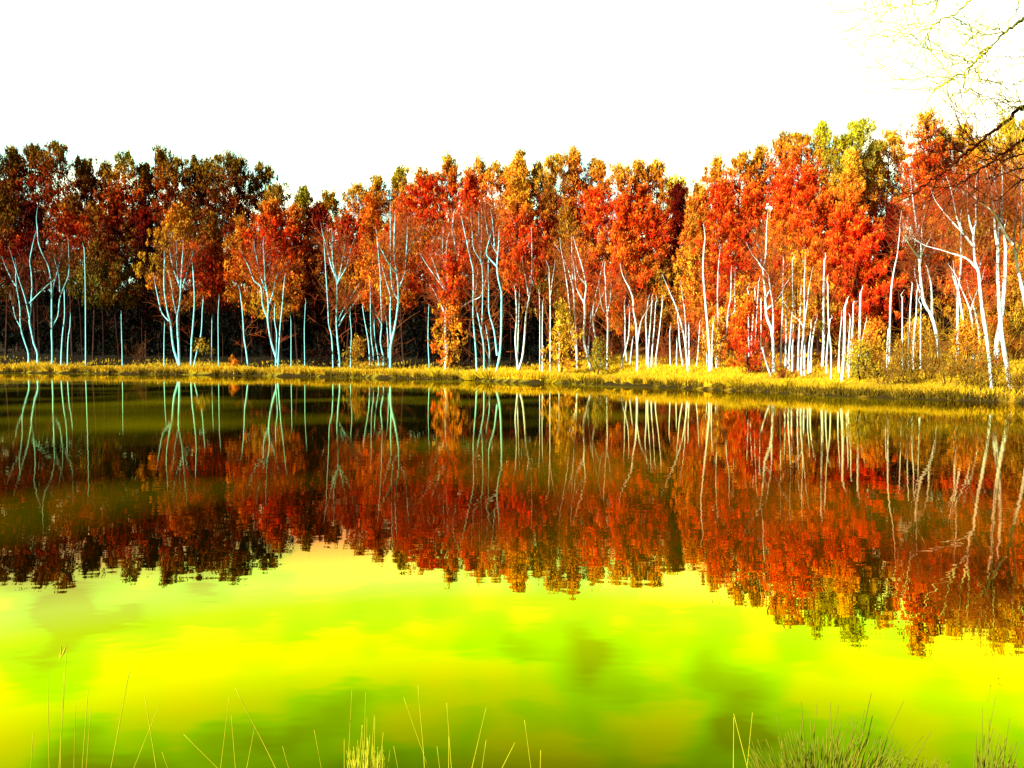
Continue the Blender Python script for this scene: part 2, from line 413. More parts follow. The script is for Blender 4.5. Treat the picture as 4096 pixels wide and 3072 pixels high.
# ---- back row: the skyline (x, top row, palette) in 2212-px units
S = 4096 / 2212
BACK = [(-15,322,'maroon'),(30,318,'brown'),(78,312,'maroon'),(125,305,'maroon'),(180,336,'maroon'),(228,352,'maroon'),(272,330,'lime'),(312,352,'maroon'),
 (348,314,'brown'),(386,338,'maroon'),(418,340,'maroon'),(450,342,'maroon'),(488,330,'maroon'),(515,338,'maroon'),(566,350,'brown'),(600,398,'brown'),
 (655,398,'olive'),(708,412,'maroon'),(775,395,'gold'),(818,378,'amber'),(862,358,'olive'),(910,362,'amber'),(968,336,'fire'),(1034,342,'fire'),
 (1080,350,'gold'),(1120,322,'amber'),(1158,352,'maroon'),(1197,334,'brown'),(1240,318,'fire'),(1290,340,'amber'),(1338,354,'amber'),(1380,346,'amber'),
 (1418,346,'amber'),(1462,378,'olive'),(1508,394,'gold'),(1552,336,'gold'),(1600,330,'fire'),(1643,312,'gold'),(1690,286,'fire'),(1732,284,'fire'),
 (1775,260,'lime'),(1815,296,'gold'),(1852,256,'lime'),(1893,302,'gold'),(1927,282,'amber'),(2000,236,'fire'),(2040,275,'brown'),(2082,268,'fire'),
 (2128,292,'gold'),(2178,256,'gold'),(2225,246,'amber')]
for i, (x, y, p) in enumerate(BACK):
    px = x * S; rt = float(np.clip((px - 2100) / 1300, 0, 1)); Y = shore_y(px) * (1.42 - 0.08 * rt) + 9 - 2.5 * rt + (i % 3) * (3.2 - 1.7 * rt)
    wd = (108 + 46 * ((i * 7) % 5) / 4) * S
    bright = p in ('lime', 'gold', 'amber')
    tip = LIM * 0.9 if p in ('lime', 'olive') else YEL * (0.95 if x > 600 else 0.7)
    pine(px, y * S, (y + 235 + (i * 37) % 60) * S, wd, Y, p, 'pines along the skyline',
         f'tall {WORD[p]} pine on the skyline, {ORD[i % 26] if i < 26 else ORD[50 - i]} from the {"left" if i < 26 else "right"} edge of the row', tip=tip,
         thin=0.22 if p in ('lime', 'olive') else 0.06, taper=(0.42, 0.8, 0.55)[i % 3])

# ---- middle row (x, top, bottom, width, palette, depth factor); 'dark' crowns paint in the shaded gaps
MID = [(5,400,620,120,'brown',1.22),(70,440,600,120,'dark',1.25),(150,425,590,110,'olive',1.22),(195,440,640,110,'olive',1.16),(252,408,640,110,'brown',1.18),
 (310,450,690,110,'dark',1.3),(385,445,640,150,'gold',1.13),(455,462,650,90,'brown',1.16),(520,468,640,80,'gold',1.18),(585,432,665,150,'amber',1.16),
 (640,440,640,90,'gold',1.2),(690,440,690,110,'dark',1.24),(745,470,620,110,'brown',1.22),(800,420,640,120,'amber',1.22),(870,420,640,100,'amber',1.22),
 (930,380,610,150,'fire',1.24),(1015,375,620,140,'fire',1.26),(1060,450,690,110,'dark',1.25),(1118,345,610,100,'amber',1.16),(1190,410,660,100,'brown',1.2),
 (1235,430,650,110,'olive',1.15),(1285,400,650,120,'amber',1.16),(1345,420,700,150,'amber',1.14),(1405,440,690,110,'olive',1.18),(1465,390,720,90,'dark',1.26),
 (1500,420,700,110,'gold',1.15),(1560,390,720,150,'fire',1.16),(1625,400,700,110,'fire',1.18),(1690,380,700,130,'amber',1.18),(1745,350,690,120,'amber',1.16),
 (1790,400,710,110,'amber',1.2),(1845,320,660,120,'amber',1.18),(1860,470,690,190,'fire',1.10),(1770,520,700,140,'gold',1.12),(1935,440,700,100,'dark',1.2),
 (1990,330,560,120,'fire',1.25),(2050,420,640,120,'brown',1.3),(2110,440,690,130,'gold',1.22),(2170,380,680,120,'amber',1.25),(2220,420,700,110,'gold',1.2),
 (1680,560,720,110,'fire',1.14),(1600,600,740,110,'amber',1.12)]
for i, (x, t0, b0, wd, p, k) in enumerate(MID):
    px = x * S
    pine(px, t0 * S, (b0 + 22) * S, wd * S * 1.22, shore_y(px) * (k + 0.03) + 5 + 4 * float(np.clip((px - 2100) / 1300, 0, 1)), p, 'pines in front of the skyline row',
         f'bushy {WORD[p]} pine behind the birches, {ORD[i] if i < 21 else ORD[41 - i]} from the {"left" if i < 21 else "right"} edge', dens=1.1, taper=(0.5, 0.9, 0.65)[i % 3])

# ---- small young conifers and bushes at the forest edge (x, top, bottom, width, palette, depth factor, name, label)
LOW = [(975,545,800,105,'amber',1.12,'pine_tree','young orange pine with low boughs right behind the forked birch with a long side limb','tree'),
 (1213,655,800,95,'gold',1.06,'pine_tree','small golden pine standing alone at the edge of the dark gap','tree'),
 (1290,735,800,60,'olive',1.07,'shrub','little olive evergreen bush at the feet of the central birches','shrub'),
 (1622,640,800,110,'fire',1.07,'pine_tree','small red crowned tree in front of the dense birch thicket','tree'),
 (1545,690,780,70,'amber',1.15,'shrub','orange bush between slender birches on the sunny bank','shrub'),
 (775,735,800,85,'olive',1.05,'shrub','dark green bush beside the birch with the cut trunk','shrub'),
 (700,730,795,90,'dark',1.1,'shrub','almost black evergreen bush below the twin forked birches','shrub'),
 (1905,700,800,120,'gold',1.08,'shrub','tall golden yellow bush right of the two stout birches','shrub'),
 (1860,745,820,80,'lime',1.05,'shrub','bright yellow-green bush by the stout white trunk on the right bank','shrub'),
 (1985,690,790,110,'gold',1.25,'shrub','pale gold bush on the slope behind the right birches','shrub'),
 (2080,700,810,120,'amber',1.12,'shrub','orange bush on the shady right slope','shrub'),
 (2160,690,780,90,'amber',1.3,'shrub','amber bush high on the slope at the right edge','shrub'),
 (1000,740,800,50,'dark',1.12,'shrub','small black-green bush beside the orange pine','shrub'),
 (430,735,765,60,'olive',1.04,'shrub','thin olive sapling between two left bank birches','shrub'),
 (500,770,800,22,'gold',1.02,'shrub','tiny golden sapling in the grass of the left bank','shrub'),
 (1720,560,720,90,'amber',1.16,'pine_tree','slim orange pine above the birch thicket','tree')]
for (x, t0, b0, wd, p, k, nm, lab, cat) in LOW:
    px = x * S
    pine(px, t0 * S, b0 * S, wd * S, shore_y(px) * k + 1.2, p, None, lab, name=nm, cat=cat, dens=0.7, taper=0.8, thin=0.3)

# ---- undergrowth trees deep in the forest, shade painted in as near-black leaves
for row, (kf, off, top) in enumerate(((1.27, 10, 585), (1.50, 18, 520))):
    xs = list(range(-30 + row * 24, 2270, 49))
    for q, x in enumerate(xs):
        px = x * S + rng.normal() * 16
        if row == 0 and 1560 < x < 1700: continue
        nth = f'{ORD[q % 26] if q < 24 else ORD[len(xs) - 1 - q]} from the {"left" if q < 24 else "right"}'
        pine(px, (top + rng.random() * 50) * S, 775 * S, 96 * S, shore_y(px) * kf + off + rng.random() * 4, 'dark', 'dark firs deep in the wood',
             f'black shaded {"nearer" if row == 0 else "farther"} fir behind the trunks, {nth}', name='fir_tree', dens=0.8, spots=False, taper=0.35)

# ------------------------------------------------------------------ birches, traced limb by limb
K = 1100 / 1659
OFF = [0, 1000, 2000, 2996]
# (crop, base width, hidden_base, twig amount, [stems/limbs...]); hidden_base: the stem goes on down behind things in front of it
B = [
(0,9,0,1.0,[[(225,1375),(205,1320),(190,1250),(178,1180),(185,1120),(190,1040),(193,960),(188,880),(180,820),(193,745)],[(178,1160),(150,1040),(118,940),(92,860)],[(178,1075),(240,1010),(293,960)]]),
(0,8,0,0.8,[[(172,1380),(150,1310),(125,1220),(122,1120),(112,1040),(98,960),(95,895)],[(125,1220),(95,1165),(78,1095)],[(105,985),(75,940),(38,865)]]),
(0,9,0,1.0,[[(315,1400),(315,1330),(312,1260),(312,1180),(312,1010),(308,940),(292,850),(262,790),(232,710),(225,620)],[(312,1020),(330,940),(350,870),(365,800)],[(318,1212),(350,1150),(360,1050),(385,980),(412,910),(418,840),(415,790)],[(362,1010),(355,900),(335,832)]]),
(0,8,0,0,[[(370,1395),(378,1260),(390,1150),(388,1005)]]),
(0,7,0,0,[[(408,1400),(412,1290),(422,1220),(425,1158)]]),
(0,6,0,0,[[(517,1410),(517,1340),(516,1105),(515,1000),(512,840),(507,740)]]),
(0,5,1,0,[[(737,1370),(733,1235),(731,1140)]]),
(0,6,0,0,[[(990,1420),(990,1300),(993,1200)]]),
(0,11,0,1.2,[[(1083,1458),(1050,1360),(1038,1280),(1030,1200),(1010,1120),(992,1000),(990,900),(993,815)],[(1020,1185),(975,1130),(955,1050),(938,970)],
  [(1083,1458),(1078,1330),(1072,1240),(1070,1160),(1082,1090),(1090,1010),(1095,900),(1100,800)],[(1070,1160),(1050,1080),(1033,965)],[(1088,990),(1070,900),(1065,790)],[(1080,960),(1050,880),(1030,800)],[(1105,970),(1128,890),(1148,825)]]),
(0,10,0,0.3,[[(1153,1462),(1155,1330),(1163,1230),(1172,1100),(1172,1000),(1165,885)]]),
(0,7,0,0,[[(1172,1447),(1185,1380),(1210,1280),(1218,1200),(1220,1130),(1226,1055)]]),
(0,5,1,0,[[(1277,1400),(1277,1290),(1279,1160)]]),
(0,5,1,0,[[(1318,1400),(1316,1160),(1320,1062)]]),
(0,9,0,0.2,[[(1498,1468),(1485,1360),(1472,1280),(1468,1200),(1460,1100),(1452,1035)]]),
(1,12,0,1.2,[[(175,1450),(150,1380),(125,1290),(108,1180),(112,1090),(105,1020),(92,940),(88,850),(82,760)],[(105,1170),(75,1080),(68,980),(25,940),(0,875),(-18,835)],[(112,1100),(140,1010),(155,930),(185,885)],[(95,1000),(60,900),(38,790)]]),
(1,8,0,0,[[(155,1440),(162,1270),(150,1190),(148,1100)]]),
(1,8,0,0.3,[[(170,1435),(182,1220),(192,1120),(205,955)]]),
(1,5,1,0,[[(248,1400),(248,1275),(247,1180)]]),
(1,5,1,0,[[(330,1400),(328,1230),(334,1085)]]),
(1,11,0,1.4,[[(541,1465),(540,1410),(528,1290),(522,1180),(525,1040),(520,920),(500,830),(495,720)],[(520,930),(490,850),(470,770),(450,695)],[(535,1215),(570,1150),(612,1095)],[(530,1180),(560,1120),(598,1058)],[(528,960),(550,860),(562,790)],[(532,945),(580,860),(600,785)]]),
(1,7,0,0.6,[[(500,1430),(493,1283),(475,1200),(470,1090),(462,960),(455,850),(450,765)]]),
(1,6,0,0,[[(607,1440),(607,1370),(612,1260),(603,1150)]]),
(1,7,0,0,[[(722,1440),(717,1335),(705,1250),(690,1170),(680,1105)]]),
(1,7,0,0.3,[[(745,1450),(743,1370),(730,1270),(726,1060)]]),
(1,7,0,0,[[(775,1450),(772,1395),(755,1300),(748,1195)]]),
(1,9,0,0.9,[[(805,1450),(805,1400),(787,1310),(795,1200),(790,1050),(785,900),(775,780),(768,690)],[(795,1200),(768,1158)]]),
(1,14,0,2.0,[[(847,1475),(847,1430),(850,1330),(870,1240),(888,1130),(895,1050),(893,960),(880,860),(870,760),(872,600)],[(893,1050),(862,1000),(850,900),(848,780),(846,560)],[(850,1300),(845,1150),(848,1040),(830,970),(812,905)],[(900,985),(935,890),(945,790),(988,705)],[(942,790),(949,668)],[(890,900),(840,840),(798,762)]]),
(1,7,0,0,[[(836,1450),(832,1290),(820,1160),(805,1100)]]),
(1,6,0,0,[[(1082,1468),(1075,1330),(1075,1200),(1078,1100)]]),
(1,18,0,2.0,[[(1180,1475),(1185,1380),(1178,1280),(1180,1180),(1190,1080),(1195,980),(1190,870),(1185,780),(1188,710)],[(1198,1200),(1250,1120),(1320,1070),(1385,1040),(1405,995)],[(1340,1062),(1362,1000),(1368,930)],[(1195,900),(1230,800),(1238,720),(1220,650),(1225,575)],[(1190,1010),(1150,960),(1100,890)],[(1190,900),(1165,800),(1162,710)],[(1185,1000),(1140,920),(1118,855)],[(1180,1150),(1155,1090),(1135,1050)],[(1200,1180),(1215,1070)]]),
(1,9,0,0.9,[[(1368,1500),(1362,1360),(1350,1220),(1345,1120),(1347,895),(1330,810),(1292,635)]]),
(1,9,0,1.2,[[(1412,1495),(1410,1340),(1395,1250),(1372,1140)],[(1395,1250),(1402,1110),(1400,855),(1350,750),(1340,645)],[(1400,855),(1385,760),(1380,595)],[(1400,855),(1425,760),(1438,700)],[(1392,820),(1398,600)]]),
(1,9,0,0,[[(1440,1490),(1445,1370),(1425,1230)]]),
(1,13,0,1.3,[[(1480,1502),(1505,1400),(1515,1260),(1518,1070),(1515,1000),(1498,930),(1490,850),(1500,725)],[(1490,855),(1440,800),(1425,770),(1440,705)],[(1492,780),(1445,690),(1425,600)],[(1475,735),(1470,660),(1462,580)],[(1490,1390),(1472,1240),(1442,1130),(1440,1000),(1436,840)]]),
(2,11,0,0,[[(108,1478),(98,1370),(92,1290),(100,1150),(93,995)],[(105,1400),(112,1200),(117,1020)]]),
(2,12,0,0.7,[[(112,1478),(135,1400),(148,1280),(160,1120),(180,1020),(192,880),(192,755)],[(172,1030),(150,900)]]),
(2,5,1,0,[[(240,1420),(240,1160),(237,1015)]]),
(2,7,1,0,[[(256,1430),(255,1245),(257,1090)]]),
(2,7,1,0.2,[[(302,1430),(303,1090),(296,920)],[(303,1060),(312,970),(322,895)]]),
(2,7,0,0,[[(357,1502),(357,1380),(357,1220)]]),
(2,12,0,1.0,[[(465,1468),(462,1350),(458,1280),(448,1060),(440,960),(435,805)],[(455,1330),(428,1180),(412,1020),(395,900),(380,812)],[(440,980),(415,880),(392,830)],[(462,1360),(440,1300),(420,1220)]]),
(2,14,0,1.2,[[(550,1480),(520,1370),(505,1280),(512,1150),(510,1060),(520,980),(508,900),(485,820)],[(510,1080),(465,990),(455,930)],[(515,960),(475,910),(460,850)],[(530,1380),(543,1210)]]),
(2,11,0,0.7,[[(613,1462),(595,1350),(570,1250),(560,1130),(575,1040),(592,965)],[(570,1150),(590,1100),(605,1055)]]),
(2,10,0,0.8,[[(645,1480),(648,1300),(650,1160),(640,1060),(635,925)],[(650,1160),(620,1110),(607,1060)],[(650,1130),(665,1060),(670,990)]]),
(2,10,0,0,[[(765,1440),(755,1300),(755,1180),(750,1090)]]),
(2,10,0,0,[[(785,1455),(790,1390),(800,1300)]]),
(2,13,0,0.6,[[(828,1490),(828,1330),(820,1200),(805,1120),(800,1040),(775,975)],[(828,1320),(850,1190),(865,1155)]]),
(2,9,0,0,[[(738,1430),(775,1280),(782,1125)]]),
(2,11,0,0,[[(885,1455),(885,1300),(880,1180),(893,1060)]]),
(2,9,1,0,[[(893,1440),(895,1360),(905,1230),(918,1060)]]),
(2,9,1,0,[[(915,1430),(918,1360),(930,1230),(940,1070)]]),
(2,9,1,0,[[(940,1430),(943,1385),(960,1260),(980,1065)]]),
(2,8,1,0,[[(1027,1430),(1025,1340),(1024,1250)]]),
(2,8,1,0,[[(1065,1430),(1066,1380),(1067,1320)]]),
(2,10,0,0.3,[[(1105,1465),(1085,1330),(1078,1210)]]),
(2,10,0,0.6,[[(1135,1500),(1115,1300),(1085,1170),(1055,1080),(1035,1035)]]),
(2,11,0,0,[[(1143,1462),(1140,1340),(1140,1230)]]),
(2,9,0,0.3,[[(1128,1462),(1122,1300),(1120,1200),(1110,1090)]]),
(2,9,0,0,[[(1185,1462),(1195,1370),(1205,1210)]]),
(2,14,0,0.8,[[(1265,1502),(1265,1390),(1255,1250),(1240,1080),(1230,960),(1225,870),(1230,740)]]),
(2,8,0,0,[[(1252,1460),(1250,1445),(1245,1370),(1228,1270)]]),
(2,8,1,0,[[(1278,1440),(1280,1290),(1287,1190)]]),
(2,11,0,0.5,[[(1308,1475),(1305,1350),(1315,1200),(1312,1050),(1315,890)]]),
(2,9,0,0.4,[[(1312,1470),(1325,1340),(1365,1260),(1375,1130),(1390,1050),(1394,955)],[(1378,1150),(1416,1120),(1416,990)]]),
(2,8,0,0,[[(1503,1490),(1490,1420)]]),
(2,9,0,0,[[(1523,1475),(1520,1420),(1515,1360)]]),
(2,11,0,0,[[(1635,1515),(1610,1450),(1585,1360)]]),
(2,10,1,0,[[(1502,1400),(1500,1250),(1498,1005)]]),
(2,10,1,0,[[(1518,1400),(1520,1260),(1540,1010)]]),
(2,10,1,0,[[(1540,1400),(1545,1220),(1560,950)]]),
(2,9,1,0,[[(1574,1400),(1575,1210),(1575,1065)]]),
(3,16,0,1.6,[[(148,1385),(138,1250),(105,1150),(100,1050),(92,950),(85,870),(100,800),(105,685)],[(85,870),(48,815)],[(100,1120),(165,1060),(205,1000)],[(100,1050),(130,990),(175,930)],[(145,1250),(145,1100),(122,950)]]),
(3,10,0,0,[[(155,1480),(152,1440),(148,1410)]]),
(3,11,0,0,[[(130,1515),(108,1450),(85,1360)]]),
(3,10,1,0,[[(193,1370),(200,1170),(205,1000),(208,820)]]),
(3,12,1,0,[[(222,1370),(225,1200),(232,1010)]]),
(3,10,1,0,[[(243,1365),(262,1100),(262,810)]]),
(3,9,1,0,[[(262,1360),(265,1290),(275,1070)]]),
(3,9,1,0,[[(284,1360),(288,1230),(295,1120)]]),
(3,10,1,0.3,[[(318,1360),(330,1230),(298,1175)],[(330,1230),(350,1080),(362,980)]]),
(3,10,1,0.3,[[(335,1350),(335,1290),(333,930)]]),
(3,9,1,0,[[(298,1355),(305,1200),(315,990)]]),
(3,8,1,0,[[(360,1360),(368,1290),(375,1210)]]),
(3,10,1,0,[[(376,1362),(390,1250),(402,1185)]]),
(3,17,0,0,[[(443,1455),(450,1330),(450,1170),(450,1000),(455,815)]]),
(3,10,1,0,[[(468,1410),(478,1280),(490,1170)]]),
(3,10,0,0,[[(495,1548),(495,1350),(480,1200),(475,960)]]),
(3,19,0,0,[[(560,1550),(575,1350),(578,1120),(590,1070)]]),
(3,9,1,0,[[(543,1370),(550,1260),(560,1160)]]),
(3,11,1,0,[[(597,1395),(605,1280),(610,1180)]]),
(3,10,1,0,[[(606,1400),(625,1230),(630,1080),(642,1065)]]),
(3,10,0,0,[[(600,1535),(608,1440),(625,1350)]]),
(3,20,0,0,[[(660,1500),(665,1380),(668,1250),(672,1020)]]),
(3,9,1,0,[[(680,1390),(685,1300),(705,1190)]]),
(3,10,1,0,[[(708,1410),(711,1350),(713,1290)]]),
(3,10,0,0,[[(835,1528),(832,1370),(840,1230)]]),
(3,10,1,0.3,[[(846,1420),(853,1100),(862,960),(880,850),(895,780),(910,640)]]),
(3,9,1,0,[[(925,1400),(925,1210),(925,1040)]]),
(3,10,1,0,[[(965,1410),(967,1230),(975,1080),(983,980)]]),
(3,10,1,0,[[(990,1400),(995,1275),(1008,1150),(1012,1020)]]),
(3,10,1,0,[[(1035,1400),(1035,1260),(1037,1080)]]),
(3,17,0,1.8,[[(1147,1400),(1130,1260),(1100,1150),(1060,1080),(1040,970),(1030,860),(1025,760),(1015,650),(1000,530)],[(1030,810),(985,750),(955,700)],[(1060,1090),(1030,1010),(1008,930)],[(1018,660),(1030,600),(1045,550)],[(1032,830),(1043,645)],[(1030,820),(1050,760),(1072,720)],[(1105,1150),(1100,980),(1080,880),(1060,820)]]),
(3,16,0,1.0,[[(1256,1420),(1258,1350),(1258,1200),(1262,1000),(1275,900),(1278,820),(1280,650)],[(1262,1000),(1235,930),(1218,875)]]),
(3,12,1,0.3,[[(1318,1330),(1290,1170),(1270,1040),(1262,985)]]),
(3,11,1,0.5,[[(1354,1340),(1345,1180),(1320,1080),(1280,985)],[(1335,1130),(1355,1060),(1380,990)]]),
(3,11,1,0.3,[[(1392,1330),(1375,1180),(1345,1060)]]),
(3,18,0,2.0,[[(1463,1600),(1455,1470),(1430,1260),(1410,1130),(1395,1000),(1385,890),(1365,830),(1358,750),(1355,650),(1370,580),(1370,490)],[(1375,870),(1320,810),(1240,780),(1155,752)],[(1385,880),(1405,790),(1455,735)],[(1350,730),(1290,650),(1230,590),(1180,530)],[(1285,640),(1255,560),(1238,485)],[(1355,660),(1330,580),(1318,480)]]),
(3,30,0,0.6,[[(1488,1450),(1500,1300),(1520,1180),(1535,1050),(1545,900),(1548,735)]]),
(3,22,0,2.0,[[(1575,1588),(1555,1450),(1530,1300),(1515,1150),(1505,1000),(1500,850),(1505,720),(1510,600),(1500,480),(1490,390)],[(1500,720),(1485,640),(1478,520),(1460,370)],[(1590,720),(1540,650),(1485,540),(1447,505)],[(1508,620),(1525,500),(1528,380)]]),
(3,20,0,1.5,[[(1700,1560),(1690,1250),(1660,1040),(1640,950),(1615,830),(1605,760),(1590,710),(1540,660),(1525,560)],[(1612,790),(1640,680),(1648,550)],[(1595,720),(1605,600),(1625,475)]]),
]

def ray_depth(px, py):
    """depth at which the view ray of a tree's foot meets the ground"""
    Ys = np.linspace(shore_y(px) + 0.3, shore_y(px) * 1.10 + 6, 160)
    P = np.array([at(px, py, Y) for Y in Ys])
    below = P[:, 2] <= ground(P[:, 0], P[:, 1])
    return float(Ys[np.argmax(below)]) if below.any() else None

def ribbons(A, D, Lh, wid, seg=3, droop=0.0):
    """curved thin twigs: starts A, directions D, lengths Lh -> quads"""
    n = len(A); side = unit(np.cross(D, rng.normal(size=(n, 3))))
    bend = rng.normal(size=(n, 3)) * 0.25
    pts = []
    for j in range(seg + 1):
        u = j / seg
        pts.append(A + (D * u + bend * u * u) * Lh[:, None] + np.array([0, 0, -droop]) * (u * u) * Lh[:, None])
    V = []
    for j in range(seg + 1):
        wj = (wid * (1 - 0.7 * j / seg))[:, None]
        V += [pts[j] - side * wj, pts[j] + side * wj]
    V = np.stack(V, 1)
    m_ = 2 * (seg + 1); base = np.arange(n)[:, None] * m_
    Fq = np.concatenate([base + np.array([[2*j, 2*j+1, 2*j+3, 2*j+2]]) for j in range(seg)], 0)
    return V.reshape(-1, 3), Fq, np.stack(pts, 1)

ZONES = [(0, 560, 'on the left bank'), (560, 1300, 'left of the centre bank'), (1300, 1750, 'left of the orange pine'),
         (1750, 2250, 'around the dark gap'), (2250, 2700, 'right of the golden pine'), (2700, 3050, 'on the sunny yellow bank'),
         (3050, 3330, 'behind the red tree'), (3330, 3620, 'around the stout white trunks'), (3620, 3800, 'on the shady right slope'), (3800, 5000, 'at the right end')]
zcount = {}
items = []
for spec in B:
    c, wd, hid, tw, paths = spec
    px0 = OFF[c] + paths[0][0][0] * K; items.append((px0, spec))
items.sort(key=lambda q: q[0])
for px0, (c, wd, hid, tw, paths) in items:
    P0 = [(OFF[c] + x * K, 500 + y * K) for x, y in paths[0]]
    Yd = None
    if not hid: Yd = ray_depth(*P0[0])
    if Yd is None: Yd = shore_y(P0[0][0]) * 1.06 + 3 + rng.random() * 3
    foot = at(*P0[0], Yd)
    zg = float(ground(foot[0], Yd)); base = np.array([foot[0], Yd, zg])
    zi = next(i for i, z in enumerate(ZONES) if px0 < z[1]); zcount[zi] = zcount.get(zi, 0) + 1
    lean = P0[-1][0] - P0[0][0]
    limbs = len(paths) - 1
    form = ('many-limbed' if limbs >= 4 else 'forked' if limbs >= 1 else 'leaning' if abs(lean) > 22 else 'straight')
    size_w = 'stout' if wd >= 14 else 'slender' if wd >= 8 else 'thin faint'
    lab = f'{size_w} {form} white and cyan birch, {ORD[zcount[zi]-1]} from the left {ZONES[zi][2]}'
    root = thing('birch_tree', lab, 'birch', base, 'white birches along the far bank')
    bg_ = Bag(); tips = []
    yoff = 0
    for i, path in enumerate(paths):
        P = [(OFF[c] + x * K, 500 + y * K) for x, y in path]
        dy = np.linspace(0, 1, len(P)) * (rng.normal() * 0.8 if i else 0.3 * rng.normal())
        W = np.array([at(x, y, Yd + dd) for (x, y), dd in zip(P, dy)])
        if i == 0:
            W = np.vstack([[W[0][0], W[0][1], min(zg, W[0][2]) - 0.25], W]) if (W[0][2] - zg) > 0.1 else np.vstack([W[0] - [0, 0, 0.25], W])
        W = smooth_path(W, 3)
        seg = np.linspace(0, 1, len(W))
        r = wd * K * Yd / FPX / 2 * (1.28 if c < 2 else 1.28)
        r0 = r if (i == 0 or P[0][1] > P0[0][1] - 8) else r * 0.62
        R_ = r0 * (1 - 0.55 * seg)
        R_ = R_ * (1 + 0.06 * rng.normal(size=len(R_)))
        if i == 0: R_[0:2] *= 1.25
        V, F_ = tube(W - base, R_, 7); bg_.add(V, F_)
        tips.append(W - base)
        # thin leader above the cut stem
        e0 = W[-1]; dirv = unit(W[-1] - W[-min(3, len(W))]); ln = (0.9 + rng.random() * 1.2) * (0.4 + Yd / 130) * (1.0 if tw > 0 else 0.3)
        L_ = np.array([e0, e0 + dirv * ln * 0.5 + rng.normal(size=3) * 0.04, e0 + dirv * ln + rng.normal(size=3) * 0.08 + [0, 0, 0.1]])
        V, F_ = tube(smooth_path(L_ - base, 2), np.linspace(R_[-1], R_[-1] * 0.15, 5), 5); bg_.add(V, F_)
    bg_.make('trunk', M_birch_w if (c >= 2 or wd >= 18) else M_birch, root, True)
    if tw > 0 or (wd >= 8 and not hid):
        amt = max(tw, 0.15)
        A, D = [], []
        for q in tips:
            m0 = int(len(q) * 0.35); pts = q[m0:]
            n = int(24 * amt) + 4
            ii = rng.integers(0, len(pts), n)
            A.append(pts[ii]); D.append(np.stack([rng.normal(size=n) * 0.55, rng.normal(size=n) * 0.55, 0.55 + 0.5 * rng.random(n)], -1))
        A = np.vstack(A); D = unit(np.vstack(D))
        scl = Yd / 80
        V1, F1, pt = ribbons(A, D, (1.2 + 1.7 * rng.random(len(A))) * (0.45 + 0.55 * scl), np.full(len(A), 0.024 * scl + 0.001))
        n2_ = int(5 * len(A)); ii = rng.integers(0, len(A), n2_); jj = rng.integers(1, 4, n2_)
        A2 = pt[ii, jj]; D2 = unit(D[ii] + rng.normal(size=(n2_, 3)) * 0.6)
        V2, F2, _ = ribbons(A2, D2, (0.5 + 0.9 * rng.random(n2_)) * (0.45 + 0.55 * scl), np.full(n2_, 0.015 * scl + 0.001), 2)
        Cw = Bag()
        dark = 0.3 if px0 < 600 else 0.5 if px0 < 900 else 0.8  # left twigs darkened in colour to stand for the shade there
        c1 = np.array((0.34, 0.11, 0.02)) * dark; c2 = np.array((0.42, 0.035, 0.008)) * dark
        Cw.add(V1, F1, c1)
        tint = rng.random(n2_)[:, None]
        cc = c1 * tint + c2 * (1 - tint)
        Cw.add(V2, F2, np.repeat(cc, 6, axis=0))
        Cw.make('crown', M_twig, root)

SHR = [(3010,1500,60,95,0,'twiggy rust brown bush just right of the red tree'),(3130,1530,80,110,0,'bare brown bush over the water left of the stout white trunks'),
 (3560,1560,110,190,1,'olive bare bush at the waterline right of the bright green bush'),(3640,1540,120,230,1,'dense leafless olive bush in the middle of the right bank'),
 (3740,1530,130,260,1,'tall tangled bare bush on the shady right bank'),(3840,1550,120,230,1,'bare bush left of the leaning big right birch'),
 (3930,1560,90,170,1,'thin bare bush between the two biggest right birches'),(4050,1570,90,150,1,'low bare bush at the far right waterline'),
 (3440,1420,90,150,2,'amber leafless bush on the slope behind the stout trunks'),(3880,1430,110,190,2,'amber leafless bush high on the right slope'),
 (4010,1440,100,200,2,'golden twiggy bush on the slope at the right edge'),(2660,1440,80,210,0,'brown twiggy bush among the sunny bank birches'),
 (2860,1450,70,160,0,'red-brown twiggy bush left of the red tree'),(2440,1450,60,140,0,'fine red twiggy bush right of the golden pine'),
 (1560,1440,60,120,3,'dull brown twiggy bush left of the centre'),(560,1440,50,90,3,'dull sparse twigs low on the left bank')]
SC = [(0.26,0.06,0.010),(0.20,0.11,0.008),(0.50,0.26,0.012),(0.14,0.05,0.01)]
for (px, py, hw, hh, ci_, lab) in SHR:
    Yd = ray_depth(px, py) or shore_y(px) * 1.1 + 6
    p0 = at(px, py, Yd); zg = float(ground(p0[0], Yd)); base = np.array([p0[0], Yd, zg])
    mpp = Yd / FPX * 0.85; n = 24
    A = np.stack([rng.normal(size=n) * hw * mpp * 0.3, rng.normal(size=n) * hw * mpp * 0.3, np.full(n, -0.05)], -1)
    D = unit(np.stack([rng.normal(size=n) * hw / hh * 0.55, rng.normal(size=n) * 0.4, np.ones(n)], -1))
    V1, F1, pt = ribbons(A, D, hh * mpp * (0.6 + 0.6 * rng.random(n)), np.full(n, 0.022), 3)
    n2_ = 260; ii = rng.integers(0, n, n2_); jj = rng.integers(1, 4, n2_)
    V2, F2, _ = ribbons(pt[ii, jj], unit(D[ii] + rng.normal(size=(n2_, 3)) * 0.7), hh * mpp * (0.15 + 0.3 * rng.random(n2_)), np.full(n2_, 0.013), 2)
    b1 = Bag(); b1.add(V1, F1, np.array(SC[ci_]) * 0.6); b1.add(V2, F2, np.array(SC[ci_]))
    o = b1.make('bare_shrub', M_twig); o.location = base; o['label'] = lab; o['category'] = 'shrub'

